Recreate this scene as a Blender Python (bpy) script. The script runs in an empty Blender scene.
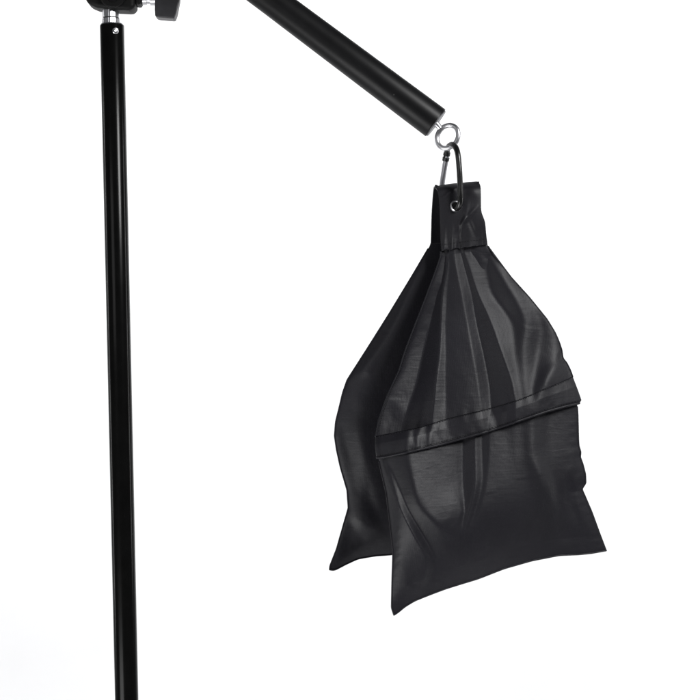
import bpy, bmesh, math, random
import numpy as np
from mathutils import Vector, Matrix
random.seed(4); rng = np.random.default_rng(7)
C = bpy.context.scene.collection
D = 1.5                       # camera distance to the plane the bag hangs in (metres)

def P(px, py, y=0.0):
    """point of the plan drawing (1 mm per unit at depth 0) at depth y"""
    s = (D + y) / D / 1000.0
    return Vector(((px - 350) * s, y, (350 - py) * s))

# ------------------------------------------------------------------ materials
def new_mat(name):
    m = bpy.data.materials.new(name); m.use_nodes = True
    nt = m.node_tree; b = nt.nodes['Principled BSDF']
    return m, nt, b
def N(nt, t, **kw):
    n = nt.nodes.new(t)
    for k, v in kw.items():
        if k in n.inputs: n.inputs[k].default_value = v
        else: setattr(n, k, v)
    return n
def noise_col(nt, b, scale, c0, c1, detail=4, sock='Base Color', coord='Object'):
    tc = N(nt, 'ShaderNodeTexCoord')
    n = N(nt, 'ShaderNodeTexNoise'); n.inputs['Scale'].default_value = scale; n.inputs['Detail'].default_value = detail
    nt.links.new(tc.outputs[coord], n.inputs['Vector'])
    r = N(nt, 'ShaderNodeValToRGB'); r.color_ramp.elements[0].position = .3; r.color_ramp.elements[1].position = .7
    r.color_ramp.elements[0].color = (*c0, 1); r.color_ramp.elements[1].color = (*c1, 1)
    nt.links.new(n.outputs['Fac'], r.inputs['Fac']); nt.links.new(r.outputs['Color'], b.inputs[sock])
    return tc, n

def metal_paint(name, base, rough, spec=.5, bump=.02, metallic=0, speck=False, coat=0):
    m, nt, b = new_mat(name)
    tc, n = noise_col(nt, b, 60, tuple(c*.8 for c in base), tuple(c*1.2 for c in base))
    b.inputs['Metallic'].default_value = metallic
    b.inputs['Specular IOR Level'].default_value = spec
    b.inputs['Coat Weight'].default_value = coat
    rn = N(nt, 'ShaderNodeTexNoise'); rn.inputs['Scale'].default_value = 35; rn.inputs['Detail'].default_value = 6
    nt.links.new(tc.outputs['Object'], rn.inputs['Vector'])
    mr = N(nt, 'ShaderNodeMapRange'); mr.inputs['To Min'].default_value = rough*.85; mr.inputs['To Max'].default_value = rough*1.2
    nt.links.new(rn.outputs['Fac'], mr.inputs['Value']); nt.links.new(mr.outputs['Result'], b.inputs['Roughness'])
    bn = N(nt, 'ShaderNodeTexNoise'); bn.inputs['Scale'].default_value = 900; bn.inputs['Detail'].default_value = 2
    nt.links.new(tc.outputs['Object'], bn.inputs['Vector'])
    bp = N(nt, 'ShaderNodeBump'); bp.inputs['Strength'].default_value = bump; bp.inputs['Distance'].default_value = .0005
    nt.links.new(bn.outputs['Fac'], bp.inputs['Height']); nt.links.new(bp.outputs['Normal'], b.inputs['Normal'])
    if speck:       # few dust specks on the black tube
        v = N(nt, 'ShaderNodeTexVoronoi'); v.inputs['Scale'].default_value = 45
        nt.links.new(tc.outputs['Object'], v.inputs['Vector'])
        lt = N(nt, 'ShaderNodeMath', operation='LESS_THAN'); lt.inputs[1].default_value = .035
        nt.links.new(v.outputs['Distance'], lt.inputs[0])
        mx = N(nt, 'ShaderNodeMixRGB'); mx.inputs['Color2'].default_value = (.06, .06, .06, 1)
        src = b.inputs['Base Color'].links[0].from_socket
        nt.links.new(lt.outputs[0], mx.inputs['Fac']); nt.links.new(src, mx.inputs['Color1']); nt.links.new(mx.outputs[0], b.inputs['Base Color'])
    return m

M_pole = metal_paint('black_gloss_paint', (.003, .003, .003), .19, .13, speck=True)
M_boom = metal_paint('black_anodised', (.005, .005, .0055), .40, .20, speck=True)
M_plastic = metal_paint('black_cast_metal', (.004, .004, .004), .5, .15, bump=.35)
M_knob = metal_paint('dark_grey_plastic', (.028, .028, .031), .38, .35, bump=.1)
M_steel = metal_paint('polished_steel', (.75, .75, .77), .24, metallic=1)
M_ring = metal_paint('zinc_plated_steel', (.62, .62, .64), .30, metallic=1)
M_plug = metal_paint('dull_zinc', (.30, .30, .31), .5, metallic=1, bump=.2)
M_gate = metal_paint('grey_anodised', (.34, .34, .36), .38, metallic=1)
M_carab = metal_paint('black_anodised_wire', (.006, .006, .006), .25, .5)

def fabric_mat(name, base, rough=.42, spec=.5, bump=.55, sheen=0.0):
    m, nt, b = new_mat(name)
    tc, n = noise_col(nt, b, 14, tuple(c*.85 for c in base), tuple(c*1.15 for c in base))
    b.inputs['Specular IOR Level'].default_value = spec
    b.inputs['Sheen Weight'].default_value = sheen
    b.inputs['Sheen Roughness'].default_value = .5
    uv = tc.outputs['UV']
    # fine plain weave with a slightly thicker thread every few millimetres
    def wave(direction, scale):
        w = N(nt, 'ShaderNodeTexWave', wave_type='BANDS', bands_direction=direction, wave_profile='SIN')
        w.inputs['Scale'].default_value = scale; w.inputs['Distortion'].default_value = .4; w.inputs['Detail'].default_value = 1
        nt.links.new(uv, w.inputs['Vector']); return w.outputs['Fac']
    def add(a, b_, k=1):
        ma = N(nt, 'ShaderNodeMath', operation='MULTIPLY_ADD'); nt.links.new(b_, ma.inputs[0]); ma.inputs[1].default_value = k
        nt.links.new(a, ma.inputs[2]); return ma.outputs[0]
    weave = add(wave('X', 260), wave('Y', 260))
    gr = []
    for ax in ('X', 'Y'):
        p = N(nt, 'ShaderNodeMath', operation='POWER'); nt.links.new(wave(ax, 22), p.inputs[0]); p.inputs[1].default_value = 30
        gr.append(p.outputs[0])
    # crinkles
    mp = N(nt, 'ShaderNodeMapping'); mp.inputs['Scale'].default_value = (1, .35, 1)
    nt.links.new(uv, mp.inputs['Vector'])
    cr = N(nt, 'ShaderNodeTexNoise'); cr.inputs['Scale'].default_value = 38; cr.inputs['Detail'].default_value = 5; cr.inputs['Roughness'].default_value = .55
    nt.links.new(mp.outputs[0], cr.inputs['Vector'])
    cr2 = N(nt, 'ShaderNodeTexNoise'); cr2.inputs['Scale'].default_value = 160; cr2.inputs['Detail'].default_value = 3
    nt.links.new(uv, cr2.inputs['Vector'])
    rg = N(nt, 'ShaderNodeTexNoise'); rg.inputs['Scale'].default_value = 9; rg.inputs['Detail'].default_value = 3
    nt.links.new(uv, rg.inputs['Vector'])
    rr = N(nt, 'ShaderNodeMapRange'); rr.inputs['From Min'].default_value = .3; rr.inputs['From Max'].default_value = .7
    rr.inputs['To Min'].default_value = rough*.88; rr.inputs['To Max'].default_value = rough*1.12
    nt.links.new(rg.outputs['Fac'], rr.inputs['Value']); nt.links.new(rr.outputs[0], b.inputs['Roughness'])
    h = add(weave, gr[0], .5); h = add(h, gr[1], .8)
    b1 = N(nt, 'ShaderNodeBump'); b1.inputs['Strength'].default_value = bump*.24; b1.inputs['Distance'].default_value = .00012
    nt.links.new(h, b1.inputs['Height'])
    h2 = add(cr.outputs['Fac'], cr2.outputs['Fac'], .16)
    def crease(scale, sc, k, width):
        m_ = N(nt, 'ShaderNodeMapping'); m_.inputs['Scale'].default_value = sc; nt.links.new(uv, m_.inputs['Vector'])
        c_ = N(nt, 'ShaderNodeTexNoise'); c_.inputs['Scale'].default_value = scale; c_.inputs['Detail'].default_value = 1.5
        nt.links.new(m_.outputs[0], c_.inputs['Vector'])
        s_ = N(nt, 'ShaderNodeMath', operation='SUBTRACT'); nt.links.new(c_.outputs['Fac'], s_.inputs[0]); s_.inputs[1].default_value = .5
        a_ = N(nt, 'ShaderNodeMath', operation='ABSOLUTE'); nt.links.new(s_.outputs[0], a_.inputs[0])
        r_ = N(nt, 'ShaderNodeMapRange', interpolation_type='SMOOTHSTEP'); r_.inputs['From Max'].default_value = width
        r_.inputs['To Min'].default_value = k; r_.inputs['To Max'].default_value = 0
        nt.links.new(a_.outputs[0], r_.inputs['Value']); return r_.outputs[0]
    h2 = add(h2, crease(11, (1, 1.8, 1), .035, .022)); h2 = add(h2, crease(17, (.7, 2.6, 1), .02, .022))
    b2 = N(nt, 'ShaderNodeBump'); b2.inputs['Strength'].default_value = bump; b2.inputs['Distance'].default_value = .0017
    nt.links.new(h2, b2.inputs['Height']); nt.links.new(b1.outputs['Normal'], b2.inputs['Normal'])
    nt.links.new(b2.outputs['Normal'], b.inputs['Normal'])
    return m
M_fab = fabric_mat('black_nylon', (.0098, .0093, .0124), rough=.48, spec=.27)
M_fab_dark = fabric_mat('black_nylon_strap', (.0115, .0110, .0138), rough=.48, spec=.27)
M_thread = metal_paint('black_thread', (.014, .014, .016), .7, .2)

# ------------------------------------------------------------------ object helpers
def link(name, me, mat, parent=None, smooth=True):
    o = bpy.data.objects.new(name, me); C.objects.link(o)
    if mat: me.materials.append(mat)
    if smooth:
        for p in me.polygons: p.use_smooth = True
    if parent: o.parent = parent; o.matrix_parent_inverse = Matrix.Translation(-Vector(root_loc(parent)))
    return o
def root_loc(o):
    l = Vector((0, 0, 0))
    while o: l += o.location + o.matrix_parent_inverse.translation; o = o.parent
    return l
def thing(name, label, cat, loc):
    o = bpy.data.objects.new(name, None); C.objects.link(o); o.location = loc
    o.empty_display_size = .02; o['label'] = label; o['category'] = cat
    return o
def bm_obj(name, bm, mat, parent=None, smooth=True, sharp=35):
    bmesh.ops.recalc_face_normals(bm, faces=bm.faces)
    me = bpy.data.meshes.new(name); bm.to_mesh(me); bm.free()
    o = link(name, me, mat, parent, smooth)
    if smooth and sharp: me.set_sharp_from_angle(angle=math.radians(sharp))
    return o

def frame_for(t, prev=None):
    t = t.normalized()
    if prev is None:
        a = Vector((0, 1, 0)) if abs(t.y) < .9 else Vector((1, 0, 0))
    else: a = prev
    n = (a - t * a.dot(t)).normalized()
    return n, t.cross(n)
def tube(bm, pts, r, seg=20, closed=False, cap=True, flat=1.0):
    """sweep a circle (radius number or list) along pts"""
    n = len(pts); rs = r if hasattr(r, '__len__') else [r]*n
    rings = []; prev = None
    for i, p in enumerate(pts):
        if closed: t = pts[(i+1) % n] - pts[i-1]
        else: t = pts[min(i+1, n-1)] - pts[max(i-1, 0)]
        if t.length < 1e-9: t = pts[-1]-pts[0]
        a, b = frame_for(t, prev); prev = a
        rings.append([bm.verts.new(p + a*math.cos(2*math.pi*k/seg)*rs[i]*flat + b*math.sin(2*math.pi*k/seg)*rs[i]) for k in range(seg)])
    for i in range(n if closed else n-1):
        A, B = rings[i], rings[(i+1) % n]
        for k in range(seg): bm.faces.new((A[k], A[(k+1) % seg], B[(k+1) % seg], B[k]))
    if cap and not closed:
        bm.faces.new(rings[0][::-1]); bm.faces.new(rings[-1])
    return rings
def catmull(pts, n=12, closed=False):
    out = []; m = len(pts)
    rngi = range(m) if closed else range(m-1)
    for i in rngi:
        g = (lambda k: pts[k % m]) if closed else (lambda k: pts[max(0, min(m-1, k))])
        p0, p1, p2, p3 = g(i-1), g(i), g(i+1), g(i+2)
        for k in range(n):
            t = k/n
            out.append(.5*((2*p1)+(p2-p0)*t+(2*p0-5*p1+4*p2-p3)*t*t+(3*p1-p0-3*p2+p3)*t**3))
    if not closed: out.append(pts[-1])
    return out
def lathe_along(bm, a, d, prof, seg=48):
    """prof: (distance along d from a, radius)"""
    d = d.normalized(); n, b = frame_for(d)
    rings = []
    for s, r in prof:
        c = a + d*s
        if r < 1e-6: rings.append([bm.verts.new(c)])
        else: rings.append([bm.verts.new(c + n*math.cos(2*math.pi*k/seg)*r + b*math.sin(2*math.pi*k/seg)*r) for k in range(seg)])
    for A, B in zip(rings, rings[1:]):
        for k in range(seg):
            k2 = (k+1) % seg
            if len(A) == 1 and len(B) == 1: continue
            if len(A) == 1: bm.faces.new((A[0], B[k2], B[k]))
            elif len(B) == 1: bm.faces.new((A[k], A[k2], B[0]))
            else: bm.faces.new((A[k], A[k2], B[k2], B[k]))
def prism(bm, outline, y0, y1):
    """outline of plan points extruded in depth"""
    f = [bm.verts.new(P(x, z, 0) + Vector((0, y0, 0))) for x, z in outline]
    g = [bm.verts.new(P(x, z, 0) + Vector((0, y1, 0))) for x, z in outline]
    bm.faces.new(f); bm.faces.new(g[::-1])
    n = len(f)
    for i in range(n): bm.faces.new((f[i], g[i], g[(i+1) % n], f[(i+1) % n]))
def bevel(o, w, seg=3, ang=30):
    m = o.modifiers.new('bevel', 'BEVEL'); m.width = w; m.segments = seg; m.limit_method = 'ANGLE'; m.angle_limit = math.radians(ang)
    m.harden_normals = False
    return o

# ================================================================== BACKDROP
def build_backdrop():
    bm = bmesh.new(); W = 8.0
    prof = []
    zf = -1.35; yb = 2.1; R = .6
    prof.append((-1.2, zf)); prof.append((0, zf)); prof.append((yb-R, zf))
    for k in range(1, 17):
        a = math.pi/2*k/16
        prof.append((yb-R+R*math.sin(a), zf+R-R*math.cos(a)))
    prof += [(yb, 0), (yb, 1.0), (yb, 2.4)]
    nx = 16; rows = []
    for y, z in prof: rows.append([bm.verts.new((-W/2+W*i/nx, y, z)) for i in range(nx+1)])
    for A, B in zip(rows, rows[1:]):
        for i in range(nx): bm.faces.new((A[i], A[i+1], B[i+1], B[i]))
    m, nt, b = new_mat('white_paper')
    noise_col(nt, b, 3, (.86, .86, .87), (.90, .90, .90), detail=5)
    b.inputs['Roughness'].default_value = .85; b.inputs['Specular IOR Level'].default_value = .2
    o = bm_obj('backdrop', bm, m, sharp=0)
    o['kind'] = 'structure'
    return o
build_backdrop()

# ================================================================== BOOM STAND
pole_top = P(112, 25.5, .05); pole_d = (P(126.7, 700, .05) - pole_top).normalized()
floor_len = (1.345 + pole_top.z) / abs(pole_d.z)
stand = thing('boom_stand', 'black metal boom stand with upright pole and slanting arm against white background', 'stand', (pole_top + pole_d*floor_len))

bm = bmesh.new(); s = (D+.05)/D
lathe_along(bm, pole_top, pole_d, [(0, .0095*s), (0, .0118*s), (.0006, .0121*s), (.35, .0118*s), (floor_len, .0110*s), (floor_len, 0)], 64)
bm_obj('pole', bm, M_pole, stand)
bm = bmesh.new()      # bare rim on the cut end of the tube
lathe_along(bm, pole_top - pole_d*.0012, pole_d, [(0, .0088*s), (0, .0112*s), (.0014, .0118*s), (.0014, .0090*s)], 64)
bm_obj('pole_rim', bm, M_ring, stand)
bm = bmesh.new()
sh = pole_top - pole_d*.030 + Vector((-.0012, 0, 0))
seg = 12
n_, b_ = frame_for(pole_d)
lathe_along(bm, sh, pole_d, [(0, 0), (0, .0085*s), (.022, .0085*s), (.0235, .0092*s), (.034, .0092*s), (.034, 0)], 8)
o = bm_obj('shaft', bm, M_ring, stand, sharp=20); bevel(o, .0012, 3)
# screw near the top
sc = P(121, 33, .05) + Vector((0, -.0108, 0)); sd = Vector((.45, -1, 0)).normalized(); sc = P(112.3, 33, .05) + sd*.0112*s
bm = bmesh.new(); lathe_along(bm, sc, sd, [(0, .0034), (.0008, .0034), (.0016, .0028), (.002, .0012), (.0012, .0009), (.0012, 0)], 24)
bm_obj('screw', bm, M_steel, stand)

# grip head: rounded cast body, cheek plates rising to the arm pivot
YB = .05
def sp(x, y): return (350+(x-350)*s, 350+(y-350)*s)
bm = bmesh.new()
prism(bm, [sp(*q) for q in [(87, -60), (87, 1), (90, 6.5), (99, 10), (119, 12), (134, 12.8), (136.5, 8), (136.5, -60), (128, -78), (96, -78)]], YB-.013, YB+.013)
o = bm_obj('clamp_body', bm, M_plastic, stand); bevel(o, .004, 4)
bm = bmesh.new()
prism(bm, [sp(*q) for q in [(136, -30), (136, 6), (141, 6.5), (143.5, 0), (143.5, -26)]], YB-.009, YB+.009)
o = bm_obj('clamp_flange', bm, M_plastic, stand); bevel(o, .002, 3)
# round boss of the locking bolt on the front of the body
bc = P(*sp(115, -2), 0); bc.y = YB-.0125
bm = bmesh.new(); lathe_along(bm, bc, Vector((0, -1, 0)), [(0, .0135), (.0035, .0135), (.0045, .0125), (.0045, .0085), (.0015, .0075), (.0015, 0)], 40)
bm_obj('clamp_boss', bm, M_plastic, stand)
# wing knob at the side
bm = bmesh.new()
lathe_along(bm, P(*sp(143, -1), 0)+Vector((0, YB, 0)), Vector((1, 0, -.02)), [(0, 0), (0, .0062), (.004, .0062), (.0042, .0052), (.0075, .0052), (.0078, .0065), (.016, .0068), (.016, 0)], 32)
o = bm_obj('knob_shaft', bm, M_ring, stand)
bm = bmesh.new()
prism(bm, [sp(*q) for q in [(155.5, -14), (155.5, 12), (156, 18), (160, 19), (175, 20.3), (177, 15), (180, 2), (180.5, -12), (177, -26), (160, -24)]], YB-.006, YB+.005)
# the wing is thicker at its lower lip
for v in bm.verts:
    if v.co.z < P(0, sp(0, 14)[1]).z: v.co.y += -.003 if v.co.y < YB else .003
o = bm_obj('wing_knob', bm, M_knob, stand); bevel(o, .0016, 3, 20)

# arm
boom_end = P(435.9, 123.2, 0)
far = P(271, -.2, .006); bd = (far - boom_end).normalized()
L_far = (far-boom_end).length
L = 0.62
bm = bmesh.new()
r1 = .0166; r2 = .0151
def rr_(q): return r1 + (r2-r1)*q/L_far
lathe_along(bm, boom_end, bd, [(.001, .0125), (0, .0150), (.0004, .0163), (.0014, r1), (.12, rr_(.12)), (L_far, rr_(L_far)), (L, rr_(L_far)), (L, 0)], 96)
bm_obj('boom_arm', bm, M_boom, stand)
bm = bmesh.new()
lathe_along(bm, boom_end + bd*.012, -bd, [(0, .0149), (.0122, .0149), (.0126, .0154), (.0130, .0150), (.0131, 0)], 64)
cap = bm_obj('end_plug', bm, M_plug, stand)
# clamp of the arm above the head (out of frame), so that the arm is really carried
piv = boom_end + bd * ((P(118, 0).x - boom_end.x)/bd.x)
bm = bmesh.new()
lathe_along(bm, piv - bd*.035, bd, [(0, .0150), (0, .024), (.07, .024), (.07, .0150)], 48)
o = bm_obj('arm_collar', bm, M_plastic, stand); bevel(o, .002)
bm = bmesh.new()
lathe_along(bm, piv + Vector((-.002, .0, -.065)), Vector((.02, .1, 1)).normalized(), [(0, 0), (0, .016), (.05, .016), (.05, 0)], 32)
o = bm_obj('arm_joint', bm, M_plastic, stand); bevel(o, .002)

# eye ring on the end of the arm
bm = bmesh.new()
ec = P(447.6, 136.8, -.002); er = .0112
ax1 = Vector((.90, -.35, .1)).normalized(); ax2 = Vector((0.05, 0.1, 1)).normalized()
tube(bm, [ec + ax1*math.cos(a)*er + ax2*math.sin(a)*er*1.04 for a in [2*math.pi*k/64 for k in range(64)]], .0025, 16, closed=True)
bm_obj('eye_ring', bm, M_ring, stand)
bm = bmesh.new()
ek = ec + (boom_end-ec).normalized()*er
tube(bm, [boom_end + bd*.001, boom_end*.45+ek*.55, ek], [.0034, .0030, .0024], 20)
bm_obj('eye_shank', bm, M_ring, stand)

# ================================================================== CARABINER
car = thing('carabiner', 'small black carabiner clip with grey gate hooked through the silver eye ring', 'carabiner', P(450, 150, 0))
body_pts = [P(447.2, 154, .012), P(447.2, 150.5, .009), P(448.3, 147.0, .004), P(451.5, 144.6, -.003), P(455.2, 146.6, -.011), P(457.8, 154, -.017),
            P(459.2, 168, -.0185), P(460.0, 182, -.0185), P(460.3, 196, -.0185), P(459.8, 204, -.0165), P(457.2, 208.3, -.012), P(455.2, 208.9, -.006),
            P(453.5, 208.6, .010), P(448.5, 207, .019), P(443.5, 203, .0215), P(441.2, 197, .022)]
cp = catmull(body_pts, 8)
bm = bmesh.new(); tube(bm, cp, [.0029]*len(cp), 16)
bm_obj('hook_body', bm, M_carab, car)
bm = bmesh.new(); tube(bm, [P(447.0, 154.5, .0122), P(444.8, 166, .0165), P(442.6, 180, .020), P(441.2, 196, .0222)], .0027, 16)
gt = bm_obj('gate', bm, M_gate, car)
bm = bmesh.new()
gd = (P(444.8, 166, .0165) - P(447.0, 154.5, .0122)).normalized()
lathe_along(bm, P(447.1, 152.2, .0118), gd, [(0, .002), (0, .0036), (.0035, .0036), (.0038, .0030), (.0052, .0030), (.0055, .0036), (.0090, .0035), (.0092, .002)], 24)
bm_obj('gate_hinge', bm, M_carab, gt)

# ================================================================== SANDBAG
def poly(pts): return np.array(pts, float)
def resample(pl, t):
    d = np.r_[0, np.cumsum(np.hypot(*np.diff(pl, axis=0).T))]; d /= d[-1]
    # smooth resample (monotone linear then light smoothing done by density)
    return np.stack([np.interp(t, d, pl[:, 0]), np.interp(t, d, pl[:, 1])], -1)
def smooth_pl(pl, n=160, it=6):
    q = resample(pl, np.linspace(0, 1, n))
    for _ in range(it):
        q[1:-1] = .25*q[:-2]+.5*q[1:-1]+.25*q[2:]
    return q

class Panel:
    """surface patch between key row curves with free left and right outlines"""
    def __init__(s, keys, vs, left, right):
        s.keys = [smooth_pl(poly(k), 200, 8) for k in keys]; s.vs = vs
        s.left = [smooth_pl(poly(l), 160, 2) for l in left]; s.right = [smooth_pl(poly(r), 160, 2) for r in right]
        s.leftS = [smooth_pl(poly(l), 160, 500) for l in left]; s.rightS = [smooth_pl(poly(r), 160, 500) for r in right]
    def at(s, u, v):
        i = 0
        while i < len(s.vs)-2 and v > s.vs[i+1]+1e-9: i += 1
        w = (v-s.vs[i])/(s.vs[i+1]-s.vs[i]); w = min(max(w, 0), 1)
        A = resample(s.keys[i], u); B = resample(s.keys[i+1], u)
        p = A*(1-w)+B*w
        L0 = s.keys[i][0]*(1-w)+s.keys[i+1][0]*w; R0 = s.keys[i][-1]*(1-w)+s.keys[i+1][-1]*w
        Lq = resample(s.left[i], np.array([w]))[0]; Rq = resample(s.right[i], np.array([w]))[0]
        Ls = resample(s.leftS[i], np.array([w]))[0]; Rs = resample(s.rightS[i], np.array([w]))[0]
        uu = u[:, None]
        return p + (1-uu)**3*(Ls-L0) + uu**3*(Rs-R0) + (1-uu)**16*(Lq-Ls) + uu**16*(Rq-Rs)

# --- fold relief: strokes of slope solved into a height field (screened Poisson)
X0, Y0, GW, GH = 300, 210, 340, 430
def relief(strokes, lam=.004, k=1.0, extra=None):
    ys, xs = np.mgrid[0:GH, 0:GW]; xs = xs+X0+.0; ys = ys+Y0+.0
    gx = np.zeros((GH, GW)); gy = np.zeros((GH, GW))
    for pts, w, amp in strokes:
        pts = np.array(pts, float)
        ws = np.array(w if hasattr(w, '__len__') else [w]*len(pts), float)
        am = np.array(amp if hasattr(amp, '__len__') else [amp]*len(pts), float)
        best = np.full(xs.shape, 1e9); A = np.zeros(xs.shape); WW = np.ones(xs.shape); nx = np.zeros(xs.shape); ny = np.zeros(xs.shape)
        for i in range(len(pts)-1):
            a, b = pts[i], pts[i+1]; d = b-a; L2 = d@d; ln = math.sqrt(L2)
            t = ((xs-a[0])*d[0]+(ys-a[1])*d[1])/L2; tc = np.clip(t, 0, 1)
            dist = np.hypot(xs-a[0]-tc*d[0], ys-a[1]-tc*d[1])
            wi = ws[i]*(1-tc)+ws[i+1]*tc
            q = dist/wi; mk = q < best
            n = np.array([-d[1], d[0]])/ln
            if n[0] < 0: n = -n
            best = np.where(mk, q, best); A = np.where(mk, am[i]*(1-tc)+am[i+1]*tc, A)
            nx = np.where(mk, n[0], nx); ny = np.where(mk, n[1], ny)
        g = A*np.exp(-.34*best**2-.16*best**4)
        gx += g*nx; gy += g*ny
    gx *= -k; gy *= -k
    if extra is not None: gx += extra[0]; gy += extra[1]
    Pd = 64
    gx = np.pad(gx, Pd); gy = np.pad(gy, Pd)
    H, W = gx.shape
    fx = np.fft.fftfreq(W)*2*np.pi; fy = np.fft.fftfreq(H)*2*np.pi
    FX, FY = np.meshgrid(fx, fy)
    T = -(1j*FX*np.fft.fft2(gx)+1j*FY*np.fft.fft2(gy))/(FX**2+FY**2+lam)
    h = np.fft.ifft2(T).real
    return h[Pd:-Pd, Pd:-Pd]            # in units of the drawing (mm), + towards the viewer
def pleats(ys_key, bounds, vals, K, soft=1.1):
    """flat strips of cloth between fold lines: bounds[j][row], vals[j][row] = tilt of strip j (+ turned right)"""
    ys = np.arange(GH)+Y0; xs = np.arange(GW)+X0+0.
    def row(a):
        q = np.interp(ys, ys_key, a); ker = np.exp(-.5*(np.arange(-18, 19)/7)**2); ker /= ker.sum()
        return np.convolve(np.pad(q, 18, mode='edge'), ker, 'valid')
    Bn = [row(b) for b in bounds]; Vn = [row(v) for v in vals]
    S = np.repeat(Vn[0][:, None], GW, 1)
    for j, b in enumerate(Bn):
        S = S + (Vn[j+1]-Vn[j])[:, None]/(1+np.exp(-(xs[None]-b[:, None])/((soft[j] if hasattr(soft, '__len__') else soft)*.6)))
    M = np.zeros((GH, GW)); dB = np.array([np.gradient(b) for b in Bn]); Bm = np.array(Bn)
    for i in range(GH):
        o = np.argsort(Bm[:, i]); M[i] = np.interp(xs, Bm[o, i], dB[o, i])
    return -K*S, K*S*M
def sample(h, p):
    x = np.clip(p[..., 0]-X0, 0, GW-1.001); y = np.clip(p[..., 1]-Y0, 0, GH-1.001)
    xi = x.astype(int); yi = y.astype(int); fx = x-xi; fy = y-yi
    return (h[yi, xi]*(1-fx)*(1-fy)+h[yi, xi+1]*fx*(1-fy)+h[yi+1, xi]*(1-fx)*fy+h[yi+1, xi+1]*fx*fy)

def lerp_key(v, ks):
    # softened piecewise-linear: average over a small window
    q = np.clip(v+np.linspace(-.05, .05, 11), 0, 1)
    return float(np.mean(np.interp(q, [a for a, _ in ks], [b for _, b in ks])))

def surf_grid(panel, u, vrow, depth):
    """rows of plan points and depths -> array (nv, nu, 3)"""
    out = []
    for v in vrow:
        p = panel.at(u, v); y = depth(u, v, p)
        sc_ = (D+y)/D/1000
        out.append(np.stack([(p[:, 0]-350)*sc_, y, (350-p[:, 1])*sc_], -1))
    return np.array(out)

def grid_mesh(name, sheets, mat, parent, uvs=1.0, join=True):
    """one mesh from one or two grids of equal size; two grids are sewn along their border"""
    verts = []; faces = []; uvl = []
    nv, nu = sheets[0].shape[:2]
    for si, g in enumerate(sheets):
        off = len(verts); verts += [tuple(q) for q in g.reshape(-1, 3)]
        i, j = np.mgrid[0:nv-1, 0:nu-1]; a = off+i*nu+j
        q = np.stack([a, a+nu, a+nu+1, a+1], -1).reshape(-1, 4)
        if si == 1: q = q[:, ::-1]
        faces += q.tolist()
        uvl += [(p_[0]*.7+p_[1]*.35+.5+si*.37, p_[2]) for p_ in g.reshape(-1, 3)]
    if len(sheets) == 2 and join:
        o2 = nv*nu
        b = [(0, j) for j in range(nu)]+[(i, nu-1) for i in range(1, nv)]+[(nv-1, j) for j in range(nu-2, -1, -1)]+[(i, 0) for i in range(nv-2, 0, -1)]
        for k in range(len(b)):
            (i0, j0), (i1, j1) = b[k], b[(k+1) % len(b)]
            faces.append([i0*nu+j0, i1*nu+j1, o2+i1*nu+j1, o2+i0*nu+j0])
    me = bpy.data.meshes.new(name); me.from_pydata(verts, [], faces)
    uvlay = me.uv_layers.new(name='UVMap')
    li = np.zeros(len(me.loops), dtype=np.int32); me.loops.foreach_get('vertex_index', li)
    uva = np.array(uvl)[li].astype(np.float32)*uvs; uvlay.data.foreach_set('uv', uva.ravel())
    me.update()
    return link(name, me, mat, parent)

bag = thing('sandbag', 'black nylon saddle sandbag with two pouches hanging by its grommeted strap', 'sandbag', P(457, 205, .006))

# ---- front pouch drawing
C0 = [(438, 243), (445, 242), (457, 240), (470, 239), (486, 240)]
C1 = [(375.5, 437), (399, 432), (416.5, 428.5), (430, 424.6), (446, 419.5), (483, 410.5), (501, 405.7), (519.5, 400), (531.5, 395), (543.5, 389.5), (555.5, 385), (573, 377)]
C2 = [(376.5, 459), (385, 458.5), (410, 453), (440, 446), (465, 439), (490, 432), (520, 421.5), (545, 413), (565, 407.5), (579, 404.5)]
C3 = [(394, 615.5), (398, 613), (405, 607), (415, 601), (430, 595), (446, 589), (462, 584), (478.5, 579), (504, 569), (532, 561), (560, 555.6), (578, 555), (592, 553.6), (606.5, 551)]
LU = [(438, 243), (440.6, 257), (434.6, 274), (423.5, 303.5), (411.5, 334), (404, 354), (399, 370.6), (387, 396), (378.5, 420), (375.5, 437)]
LU[0] = (441.5, 243)
C0[0] = (441.5, 243)
LB = [(375.5, 437), (375, 447), (376.5, 459)]
LL = [(378, 455), (380, 467), (386, 492), (390, 525), (393, 552), (392, 582), (391.5, 608), (394, 615.5)]
RU = [(486, 240), (488, 246), (496, 257), (511, 277), (530, 298), (547, 319), (555, 332), (559, 341), (562, 350), (563, 358), (567, 363), (570.5, 370), (573, 377)]
RB = [(573, 377), (578, 390), (581.5, 400), (579, 404.5)]
RL = [(577, 400), (578, 415), (578.6, 439), (579, 446), (581, 452), (580.4, 457), (583, 464), (585.6, 474), (586, 483), (582, 489), (586, 498), (592, 512), (600, 534), (606.5, 551)]
C2L = [(378, 455)] + [(x, y-4) for x, y in C2[2:-1]] + [(577, 400)]
V1, V2 = .5, .56
front_up = Panel([C0, C1], [0, V1], [LU], [RU])
front_band = Panel([C1, C2], [V1, V2], [LB], [RB])
front_low = Panel([C2L, C3], [V2, 1], [LL], [RL])

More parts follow.
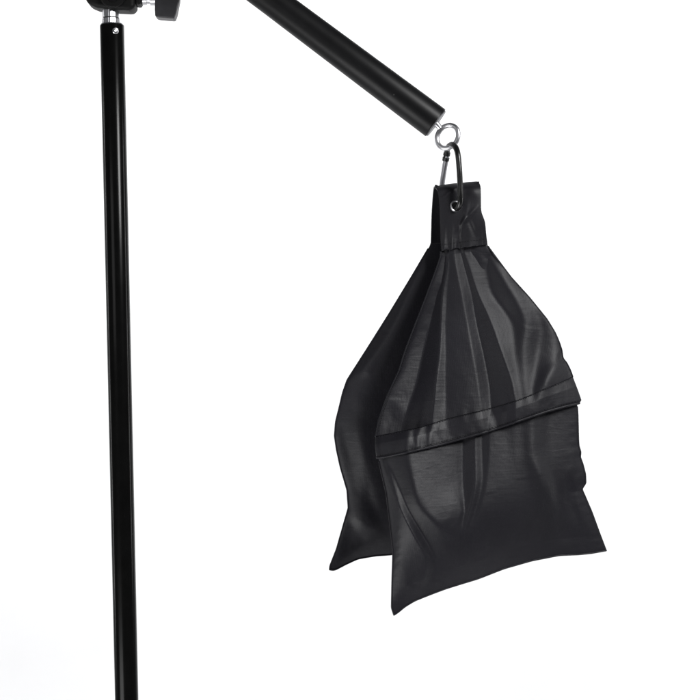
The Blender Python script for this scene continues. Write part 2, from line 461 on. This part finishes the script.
up_keys = [246, 264, 292, 322, 352, 382, 408, 430]
up_b = [[442.5, 442, 434, 430, 423, 417, 408, 402], [446, 448, 442.5, 441, 440, 436, 434, 430], [447.5, 450, 447, 445, 445.5, 445, 445.5, 446],
        [454, 455.5, 461.5, 467.5, 472.5, 478, 481, 483], [459, 464, 471.5, 476, 483, 489, 491, 493], [461, 468, 477, 491, 501.5, 512.5, 516, 517],
        [480, 487, 490, 513, 514, 519, 521, 521], [483, 493, 512, 527, 523, 526, 525, 525], [492, 508, 528, 543, 538, 534, 530, 530], [495, 512, 532, 552, 562, 545, 536, 533]]
up_v = [[.6, .7, .7, .7, .75, .7, .5, .3], [-.8, -1, -1.1, -1.1, -1.1, -1.05, -.7, -.4], [.5, .5, .7, .8, .8, .75, .5, .3], [-.1, -.15, -.15, -.15, -.15, -.15, -.1, 0],
        [.9, 1, 1, 1, 1, .9, .7, .4], [-.9, -1.1, -1, -1, -1, -1, -.8, -.5], [.4, .45, .6, .35, .6, .55, .4, .3], [-.3, -.7, -1.2, -.9, -.6, -.5, -.3, 0],
        [.2, .2, .2, .35, .65, .6, .4, .2], [-.2, -.2, -.3, -.8, -1, -1.05, -.6, -.2], [0, 0, 0, -.4, -.3, .7, .5, .2]]
up_strokes = [
    ([(459, 246), (461, 262)], [1, 1.2], [.4, 0]), ([(468, 245), (471, 264)], [1.2, 1.2], [-.4, 0]),
    ([(478, 244), (482, 262)], [1.2, 1.4], [-.3, 0]), ([(451, 247), (450, 262)], [1, 1.2], [-.5, 0]),
    ([(517, 322), (528, 327), (540, 329)], 1.0, .25), ([(386, 398), (400, 399)], 1.2, .3), ([(395, 410), (402, 420)], [5, 6], [-.3, -.3]),
    ([(447, 380), (460, 377), (474, 374)], 1.0, .2), ([(388, 410), (384, 432)], 3.5, .3),
]
band_strokes = [
    ([(384, 438), (384, 458)], 4, .35), ([(396, 434), (398, 455)], 5, -.45), ([(411, 431), (408, 450)], 2, .3), ([(414, 432), (417, 448)], 1.5, -.4),
    ([(421, 428), (419, 448)], 1.8, .4), ([(427, 425), (429, 446)], 1.6, -.35), ([(434, 424), (432, 444)], 2.4, .35), ([(443, 421), (446, 440)], 4, .25),
    ([(460, 418), (462, 438)], 8, -.3), ([(484, 411), (488, 430)], 6, .35), ([(503, 405), (505, 424)], 2.5, -.4), ([(510, 402), (516, 421)], 4, .1),
    ([(535, 392), (540, 412)], 7, .38), ([(556, 385), (560, 404)], 6, -.25), ([(573, 378), (575, 402)], 3, -.3),
]
low_keys = [455, 484, 508, 532, 560, 590]
low_b = [[378, 390.5, 399.5, 412, 429, 420], [384, 398, 407, 421, 437, 427], [408, 412, 420, 442, 450, 440], [463, 463, 466, 461, 460, 455], [475, 476, 471, 464, 462, 457],
         [482, 482.5, 476.5, 468, 464, 459], [489, 487, 481, 473, 466, 461], [523, 530, 538, 550, 560, 565], [532, 545, 552, 556, 562, 567], [549, 557, 562, 563, 566, 570]]
low_v = [[-.6, -.75, -.7, -.6, -.4, -.2], [1.1, 1.4, 1.4, 1.4, 1.1, .5], [-.1, -.4, -.7, -.9, -.2, 0], [.75, .9, .8, .1, -.1, 0], [-.7, -1, -1, -.7, -.05, 0],
         [.7, .9, .7, .3, 0, 0], [-.6, -.5, -.6, -.3, 0, 0], [.1, .1, .15, .2, .1, 0], [-.7, -.75, -.6, -.3, 0, 0], [.6, .9, .7, .2, 0, 0], [-.45, -.5, -.6, -.5, -.3, -.2]]
low_strokes = [
    ([(452, 545), (490, 540), (530, 530), (565, 520)], [9, 10, 10, 8], [-.10, -.12, -.12, -.1]),
    ([(381, 500), (388, 530), (394, 570), (404, 600)], [4, 6, 7, 5], [-.3, -.3, -.3, -.2]),
    ([(424, 505), (436, 524), (452, 538)], [3, 6, 5], [-.3, -.5, -.4]), ([(432, 512), (444, 524), (452, 520)], [2, 3, 3], [.3, .4, .2]),
    ([(461, 500), (463, 512), (459, 524)], [1.5, 1.6, 1.6], [.5, .8, .3]),
    ([(572, 465), (566, 482), (566, 500), (574, 522)], [2.4, 2, 2, 3], [-.3, .7, .7, .3]),
    ([(577, 440), (576, 460), (574, 475)], [3, 4, 3], [.2, .4, .4]),
    ([(579, 492), (585, 508), (592, 528)], [2.5, 4, 4], [.5, .6, .15]),
    ([(574, 482), (576, 505), (584, 530)], [2, 3, 3], [-.5, -.5, -.3]),
    ([(518, 479), (532, 478), (544, 475)], 1.0, .3), ([(484, 495), (495, 492)], 1.0, .25), ([(402, 596), (410, 585), (417, 590)], [1.5, 2, 3], [.2, .6, .3]),
    ([(500, 436), (498, 470)], [6, 9], [.2, .15]), ([(512, 430), (512, 465)], [4, 6], [-.25, -.2]),
]
h_up = relief(up_strokes, lam=.0005, k=.5, extra=pleats(up_keys, up_b, up_v, .60, [.8, .8, .8, .9, .9, 1, 3, 3.2, 3.2, 3]))
h_band = relief(band_strokes, lam=.01, k=.75)
h_low = relief(low_strokes, lam=.0006, k=.5, extra=pleats(low_keys, low_b, low_v, .62, [.8, 1, 3, 1.2, 1, 1, 1.2, 5, 3.5, 4]))
def fnoise(scale, seed, stretch=1.0):
    r = np.random.default_rng(seed); n = r.standard_normal((GH, GW))
    fx = np.fft.fftfreq(GW)[None]*2*np.pi; fy = np.fft.fftfreq(GH)[:, None]*2*np.pi*stretch
    h = np.fft.ifft2(np.fft.fft2(n)*np.exp(-(fx**2+fy**2)*scale**2/2)).real
    return h/h.std()
h_n = fnoise(9, 3, 2)*.22+fnoise(4, 5, 1.5)*.07+fnoise(1.8, 8, .6)*.016
def edge(u, k=28): return 1-np.exp(-u*k)

_pr = np.random.default_rng(21); _pf = _pr.uniform(35, 120, 9); _pp = _pr.uniform(0, 6.28, 9)
def pucker(t, k=0): return np.mean(np.sin(np.multiply.outer(t, _pf)+_pp*(1+k)), axis=-1)*1.6      # -1..1, along a seam
def fold_up(p, u, v):
    fade = min(1, (v)/.05+.25)
    return (sample(h_up, p)+sample(h_n, p))*fade
def base_front(u, v):
    tw = lerp_key(v, [(0, .003), (.25, .007), (.5, .014), (.56, .016), (1, .024)])
    cy = lerp_key(v, [(0, -.002), (.25, -.004), (.56, -.010), (.8, -.012), (1, -.008)])
    return cy + tw*(2*u-1)
def pil(u): return (np.clip(1-np.abs(2*u-1)**2.6, 0, 1))**.75
def d_up(u, v, p):
    B = .001+.0135*(v/.5)**1.15
    e = edge(u)*edge(1-u)
    pk = pucker(u)*(.55*math.exp(-(V1-v)/.022)+.5*math.exp(-v/.02)) + pucker(np.array([v*1.6]), 1)*.35*(np.exp(-u/.03)+np.exp(-(1-u)/.03))
    return base_front(u, v)-B*pil(u)-(fold_up(p, u, v)*e+pk*np.minimum(1, 30*np.minimum(u, 1-u)))/1000
def soft_max(a, b, k=.35): return .5*(a+b+np.sqrt((a-b)**2+k*k))
def d_band(u, v, p):
    w = (v-V1)/(V2-V1)
    q = p; pk = pucker(u)*.55*math.exp(-abs(w)/.25)+pucker(u, 2)*.4*math.exp(-abs(w-.8)/.15)
    e = edge(u, 10)*edge(1-u, 10)
    lift = .0010+.0014*min(1, max(0, w)*3)+.0006*max(0, w)
    return base_front(u, v)-.0145*pil(u)-lift-.0006-(sample(h_band, q)*(.35+.65*math.sin(w*math.pi)**.5 if 0 < w < 1 else .35)+pk*np.minimum(1, 30*np.minimum(u, 1-u))/np.maximum(e, .3)+soft_max(sample(h_up, p)*(1-.3*max(w, 0)), sample(h_low, p)-4*(1-min(max(w, 0), 1))**2+.3)+sample(h_n, p))*e/1000
def d_low(u, v, p):
    w = (v-V2)/(1-V2)
    B = .001+(.0125+.009*math.sin(math.pi*w*.72)**1.3)*(1-w**3)**.8
    e = edge(u)*edge(1-u)*min(1, (1-w)/.12)
    pk = pucker(u, 3)*.5*math.exp(-(1-w)/.02)*min(1, (1-w)/.004)+pucker(np.array([w*1.2]), 4)*.5*(np.exp(-u/.03)+np.exp(-(1-u)/.03))
    return base_front(u, v)-B*pil(u)-((sample(h_low, p)+sample(h_n, p))*e+pk*np.minimum(1, 30*np.minimum(u, 1-u)))/1000
def d_back(B0):
    def f(u, v, p):
        B = lerp_key(v, [(0, .001), (.3, .010), (.56, .017), (.8, .022), (.95, .012), (1, 0)])*B0
        e = edge(u)*edge(1-u)
        return base_front(u, v)+B*pil(u)+.0006+sample(h_n, p)*e*.003
    return f

U = np.concatenate([[0, .0025, .006], np.linspace(.012, .988, 250), [.994, .9975, 1]])
def sheets(panel, v0, v1, nv, dfront, dback):
    V = np.linspace(v0, v1, nv)
    if v1 == 1: V = v0+(v1-v0)*(1-(1-np.linspace(0, 1, nv))**1.25)
    return [surf_grid(panel, U, V, dfront), surf_grid(panel, U, V, dback)]
pouch_front = grid_mesh('pouch', sheets(front_low, V2, 1, 190, d_low, d_back(1)), M_fab, bag)
pouch_front['label'] = 'front pouch with creased lower corners'
flap = grid_mesh('pouch_flap', sheets(front_up, 0, V1, 200, d_up, d_back(1)), M_fab, bag)
def d_band_back(u, v, p): return d_back(1)(u, v, p)
# hem band: closed strip laid over the seam, with a rolled lower lip
Vb = np.linspace(V1-.004, V2, 44)
bf = surf_grid(front_band, U, Vb, d_band)
bb = surf_grid(front_band, U, Vb, lambda u, v, p: d_band(u, v, p)+.0030*np.minimum(1, 6*np.minimum(u, 1-u)+.35))
hem = grid_mesh('hem_band', [bf, bb], M_fab, bag)
# behind the band the flap wraps the pouch: back half
bb2 = surf_grid(front_band, U, np.linspace(V1-.004, V2, 12), d_back(1))
bb3 = surf_grid(front_band, U, np.linspace(V1-.004, V2, 12), lambda u, v, p: d_back(1)(u, v, p)-.002)
grid_mesh('hem_back', [bb3, bb2], M_fab, hem)

def curve_on(panel, dfun, us, vs, off=0.0):
    out = []
    for u, v in zip(us, vs):
        ua = np.array([u]); p = panel.at(ua, v); y = dfun(ua, v, p)[0]-off
        out.append(P(p[0, 0], p[0, 1], y))
    return out
def tubes_obj(name, paths, r, mat, parent, seg=8, closed=False):
    bm = bmesh.new()
    for pth in paths: tube(bm, pth, r, seg, closed=closed)
    return bm_obj(name, bm, mat, parent, sharp=0)
# rolled lip along the band's lower edge
us = np.linspace(0.002, .998, 220)
tubes_obj('hem_lip', [curve_on(front_band, d_band, us, [V2-.0035]*len(us), .0003)], .0013, M_fab, hem, 10)
# edge seams (bound edges of the pouch)
es = np.linspace(.04, 1, 180)
tubes_obj('edge_seam', [curve_on(front_up, d_up, [0.0006]*len(es), es*V1, .0002)], .0008, M_fab, bag)
tubes_obj('edge_seam', [curve_on(front_low, d_low, [0.0006]*len(es), V2+(1-V2)*es, .0001)], .0008, M_fab, bag)
tubes_obj('edge_seam', [curve_on(front_low, d_low, [.9994]*len(es), V2+(1-V2)*es, .0001)], .0007, M_fab, bag)
tubes_obj('edge_seam', [curve_on(front_up, d_up, [.9994]*len(es), es*V1, .0001)], .0007, M_fab, bag)
us2 = np.linspace(0, 1, 200)
tubes_obj('edge_seam', [curve_on(front_low, d_low, us2, [.9985]*len(us2), .0001)], .0009, M_fab, bag)
# stitches
def stitches(panel, dfun, path, n, r=.00028, duty=.6, off=.0003, k=4):
    out = []
    for i in range(n):
        a = i/n; b_ = (i+duty)/n
        ts = np.linspace(a, b_, k); q = [path(t) for t in ts]
        out.append(curve_on(panel, dfun, [x for x, _ in q], [y for _, y in q], off))
    return out
st = stitches(front_band, d_band, lambda t: (.015+.97*t, V1+.0015), 74) + stitches(front_band, d_band, lambda t: (.015+.97*t, V2-.0095), 74)
tubes_obj('stitching', st, .0003, M_thread, hem, 5)
st = stitches(front_up, d_up, lambda t: (.012, V1*(.10+.88*t)), 70)
tubes_obj('stitching', st, .00028, M_thread, bag, 5)

# ---- rear pouch
RC0 = [(431, 241), (440, 240), (455, 239), (476, 239)]
RC1 = [(334, 436), (400, 420), (470, 400), (542, 384)]
RC2 = [(329.5, 570), (334, 571), (345, 565), (358, 559), (376, 556), (392, 555), (430, 545), (470, 532), (510, 522), (552, 516)]
RLU = [(431, 241), (429.7, 246), (412, 276), (388.6, 314.6), (365, 352), (347, 380), (342.5, 393), (339, 408), (335.5, 422), (334.5, 436)]
RLL = [(334.5, 436), (336.5, 450), (340.4, 467.5), (347, 490), (348.3, 508), (343.6, 524), (336.5, 549), (329.8, 566), (329.5, 570)]
RRU = [(476, 239), (500, 290), (530, 350), (542, 384)]
RRL = [(542, 384), (545, 440), (548, 480), (552, 516)]
rear = Panel([RC0, RC1, RC2], [0, .55, 1], [RLU, RLL], [RRU, RRL])
RC1[0] = (334.5, 436)
rear = Panel([RC0, RC1, RC2], [0, .55, 1], [RLU, RLL], [RRU, RRL])
rear_strokes = [
    ([(416, 262), (388, 308), (360, 352)], [6, 12, 15], [1.0, 1.2, .9]),
    ([(345, 400), (350, 440), (356, 480)], [8, 9, 9], [.5, .5, .5]),
    ([(352, 520), (356, 540)], [8, 9], [.5, .4]),
    ([(424, 258), (408, 290), (390, 330), (372, 370)], [3, 5, 8, 9], [-.2, -.3, -.3, -.2]),
    ([(421, 250), (396, 300), (372, 345)], [3, 6, 8], [.3, .3, .2]),
    ([(400, 305), (385, 330), (362, 365)], [3, 5, 5], [.15, .3, .3]),
    ([(345, 392), (352, 400), (362, 412)], [3, 5, 5], [.25, .25, .2]),
    ([(350, 380), (366, 372), (380, 350)], [4, 5, 4], [-.3, -.4, -.3]),
    ([(338, 430), (345, 460), (352, 490)], [3, 4, 4], [-.35, -.3, -.3]),
    ([(350, 430), (358, 465), (372, 505)], [5, 6, 6], [.3, .35, .35]),
    ([(360, 470), (366, 500), (380, 530)], [5, 4, 4], [-.3, -.4, -.3]),
    ([(349, 505), (352, 520), (368, 535)], [2, 3, 5], [.5, .5, .3]),
    ([(349, 508), (345, 525), (338, 550)], [3, 4, 4], [-.4, -.4, -.2]),
    ([(335, 562), (350, 548), (372, 540)], [3, 4, 5], [.4, .5, .4]),
    ([(388, 330), (383, 328), (372, 334)], 1.2, .3),
]
h_rear = relief(rear_strokes, lam=.002, k=-.9)
def base_rear(u, v):
    tw = lerp_key(v, [(0, .003), (.25, .010), (.55, .022), (1, .030)])
    cy = lerp_key(v, [(0, .0165), (.1, .022), (.3, .038), (.55, .052), (1, .066)])
    return cy + tw*(2*u-1)
def d_rear(u, v, p):
    B = .001+.021*math.sin(math.pi*min(v*.72, .5))**1.3*(1-v**7)**.75
    e = edge(u, 14)*edge(1-u)*min(1, (1-v)/.06, .3+v*8)
    return base_rear(u, v)-B*pil(u)-(sample(h_rear, p)+sample(h_n, p))*e/1000
def d_rear_back(u, v, p):
    B = lerp_key(v, [(0, .001), (.3, .010), (.56, .017), (.8, .022), (.95, .012), (1, 0)])
    return base_rear(u, v)+B*pil(u)+.0006
rp = grid_mesh('pouch', sheets(rear, 0, 1, 260, d_rear, d_rear_back), M_fab, bag)
rp['label'] = 'rear pouch half hidden behind the front one'
es = np.linspace(.02, 1, 240)
tubes_obj('edge_seam', [curve_on(rear, d_rear, [0.0006]*len(es), es, .0001)], .0008, M_fab, bag)
tubes_obj('edge_seam', [curve_on(rear, d_rear, us2, [.9985]*len(us2), .0001)], .0009, M_fab, bag)

# ---- strap: folded loop, front leg and rear leg
def strap():
    ns, nt_ = 150, 110
    # key cross rows: (left px, left py, right px, right py, y)
    rows = [
        (441.5, 250.5, 487.6, 244.5, -.0052), (440.5, 240, 486.3, 234, -.0062), (440, 225, 485, 222, -.0085), (439.5, 208, 481.5, 211, -.0100),
        (438.5, 196, 481, 197, -.0100), (437, 190.0, 480.8, 188.5, -.0088), (435.6, 187.2, 480.0, 184.5, -.004), (434.4, 186.3, 478.0, 181.6, .003), (433.6, 187.2, 475, 181.8, .0095), (433.2, 190, 473.5, 185, .014),
        (432.3, 200, 472, 197, .0165), (431.4, 215, 472, 213, .0175), (431.0, 230, 474, 228, .0165), (430.6, 244, 476, 243, .0140)]
    R = np.array(rows); k = np.linspace(0, len(rows)-1, ns)
    # catmull in numpy
    def cr(col):
        i = np.clip(k.astype(int), 0, len(rows)-2); t = k-i
        p0 = col[np.clip(i-1, 0, None)]; p1 = col[i]; p2 = col[i+1]; p3 = col[np.clip(i+2, None, len(rows)-1)]
        return .5*((2*p1)+(p2-p0)*t+(2*p0-5*p1+4*p2-p3)*t*t+(3*p1-p0-3*p2+p3)*t**3)
    lx, ly, rx, ry, yy = [cr(R[:, i]) for i in range(5)]
    g = np.zeros((ns, nt_, 3)); h = np.zeros((ns, nt_, 3))
    t = np.linspace(0, 1, nt_)
    GRO = [(456, 205.5)]
    for i in range(ns):
        px = lx[i]+(rx[i]-lx[i])*t; py = ly[i]+(ry[i]-ly[i])*t
        kk = k[i]; front = kk < 6.5
        y = np.full(nt_, yy[i])
        f = 0*t
        if front:
            low = np.clip((222-py)/-28, 0, 1)      # 0 above, 1 at hem
            # folds running up from the gather towards the grommet
            f += 1.5*low*( -.0016*np.exp(-((px-452)/2.2)**2) + .0018*np.exp(-((px-459)/2.0)**2) - .0011*np.exp(-((px-470)/5)**2) + .0012*np.exp(-((px-481)/2.2)**2) - .0010*np.exp(-((px-444.5)/2)**2))
            f += low**3*.0001*np.sin(px*1.35+1.5*np.sin(px*.37))
            # diagonal wrinkles on the right side
            q = (px-472)+(py-212)*.9; f += -.0020*np.exp(-(q/3)**2)*np.exp(-((py-218)/10)**2)
            q = (px-470)-(py-222)*.35; f += .0012*np.exp(-(q/2.6)**2)*np.exp(-((py-226)/9)**2)
            q = (px-450)+(py-192)*1.1; f += -.0012*np.exp(-(q/3)**2)*np.exp(-((py-192)/8)**2)
            q = (px-463)+(py-224)*.25; f += -.0016*np.exp(-(q/2.2)**2)*np.exp(-((py-224)/14)**2)
            q = (px-475)-(py-196)*.2; f += -.0016*np.exp(-(q/6)**2)*np.exp(-((py-192)/7)**2)
            d = np.hypot(px-456, py-205.5); f += .0012*np.exp(-(d/7)**2)
            py = py + low**6*.4*np.sin(px*.7)
        py = py + (0 if front and kk < 4.5 else 1)*np.exp(-((kk-7)/1.6)**2)*(-.9*np.sin((t)*math.pi)+.9*np.exp(-((t-.62)/.1)**2)*.6)
        y = y+f+(.003*(2*t-1)*np.clip((228-py)/-20, 0, 1) if front else 0)
        # gentle arch across the width
        y = y + (.0012*(2*t-1)**4 if front else -.0012*(2*t-1)**4)
        s_ = (D+y)/D/1000
        g[i] = np.stack([(px-350)*s_, y, (350-py)*s_], -1)
    # inner sheet, offset along the surface normal
    du = np.gradient(g, axis=0); dv = np.gradient(g, axis=1); nrm = np.cross(du, dv); nrm /= np.linalg.norm(nrm, axis=2, keepdims=True)
    cen = np.array([P(457, 225, .004)]); 
    sgn = np.sign(np.sum((cen-g)*nrm*np.array([0, 1, .3]), axis=2, keepdims=True)); sg = np.sign(np.median(sgn)) if True else 1
    h = g+nrm*.0016*sg
    return grid_mesh('strap', [g, h], M_fab_dark, bag), g
sobj, sg_ = strap()
gy = -.0112
def grommet(px, py, y, d):
    bm = bmesh.new(); s_ = (D+y)/D
    prof = [(-.0012, .0034), (.0006, .0031), (.0016, .0034), (.0020, .0041), (.0016, .0049), (.0004, .0056), (-.0006, .0054)]
    lathe_along(bm, P(px, py, y), d, prof, 40)
    lathe_along(bm, P(px, py, y), d, [(-.0008, .0033), (-.0014, 0)], 40)
    return bm
bm = grommet(456, 205.8, -.0098, Vector((-.05, -1, 0)))
bm.free()
bm = bmesh.new()
lathe_along(bm, P(456, 205.8, -.0098), Vector((-.12, -1, 0)), [(-.0010, .0039), (.0006, .0034), (.0016, .0038), (.0020, .0046), (.0016, .0055), (.0002, .0063), (-.0008, .0062)], 40)
gro = bm_obj('grommet', bm, M_ring, bag)
bm = bmesh.new()
lathe_along(bm, P(456, 205.8, -.0098), Vector((-.12, -1, 0)), [(.0007, .0039), (.0004, 0)], 40)
bm_obj('grommet_hole', bm, M_carab, gro)
# stitched line at the foot of the strap
paths = []
for i in range(15):
    a = i/15; b_ = (i+.6)/15; q = []
    for t in (a, (a+b_)/2, b_):
        j = min(sg_.shape[1]-1, int((.02+.96*t)*(sg_.shape[1]-1))); v = sg_[7, j]; q.append(Vector(v)+Vector((0, -.0002, 0)))
    paths.append(q)
tubes_obj('stitching', paths, .0003, M_thread, sobj, 5)

# ================================================================== LIGHT
def area(name, loc, target, sx, sy, power, col=(1, 1, 1), spread=180):
    l = bpy.data.lights.new(name, 'AREA'); l.shape = 'RECTANGLE'; l.size = sx; l.size_y = sy; l.energy = power; l.color = col
    o = bpy.data.objects.new(name, l); C.objects.link(o); o.location = loc
    l.spread = math.radians(spread)
    o.rotation_euler = (Vector(target)-Vector(loc)).to_track_quat('-Z', 'Y').to_euler()
    return o
area('key_softbox', (1.50, -1.5, 1.15), (.08, 0, -.05), .7, .7, 57)
area('added_boom_fill', (-.80, -.78, -.85), (.0, 0, .25), .75, .75, 13)  # added lamp standing in for floor bounce, gives the boom's lower band
area('left_fill', (-1.15, -1.6, .45), (.05, 0, -.05), .8, .8, 3.8)  # added fill lamp, no known source, brightens the shaded rear pouch
area('backdrop_lamp_high', (0, .55, 2.1), (0, 2.1, .25), 2.6, .3, 21.5, spread=110)
area('backdrop_lamp_left', (-2.0, .5, .1), (-.5, 2.1, -.2), .3, 1.6, 14.5)
area('backdrop_lamp_right', (1.9, .5, .3), (-.2, 2.1, .1), .3, 1.6, 12.8)

w = bpy.data.worlds.new('World'); bpy.context.scene.world = w; w.use_nodes = True
w.node_tree.nodes['Background'].inputs['Color'].default_value = (.9, .95, 1, 1)
w.node_tree.nodes['Background'].inputs['Strength'].default_value = .06

cam = bpy.data.cameras.new('camera'); co = bpy.data.objects.new('camera', cam); C.objects.link(co)
co.location = (0, -D, 0); co.rotation_euler = (math.pi/2, 0, 0)
cam.sensor_width = 36; cam.lens = 36*D/.7; cam.clip_end = 50; cam.clip_start = .01
sc = bpy.context.scene; sc.camera = co
sc.view_settings.view_transform = 'Standard'; sc.view_settings.look = 'None'; sc.view_settings.exposure = 0
sc.cycles.use_denoising = True
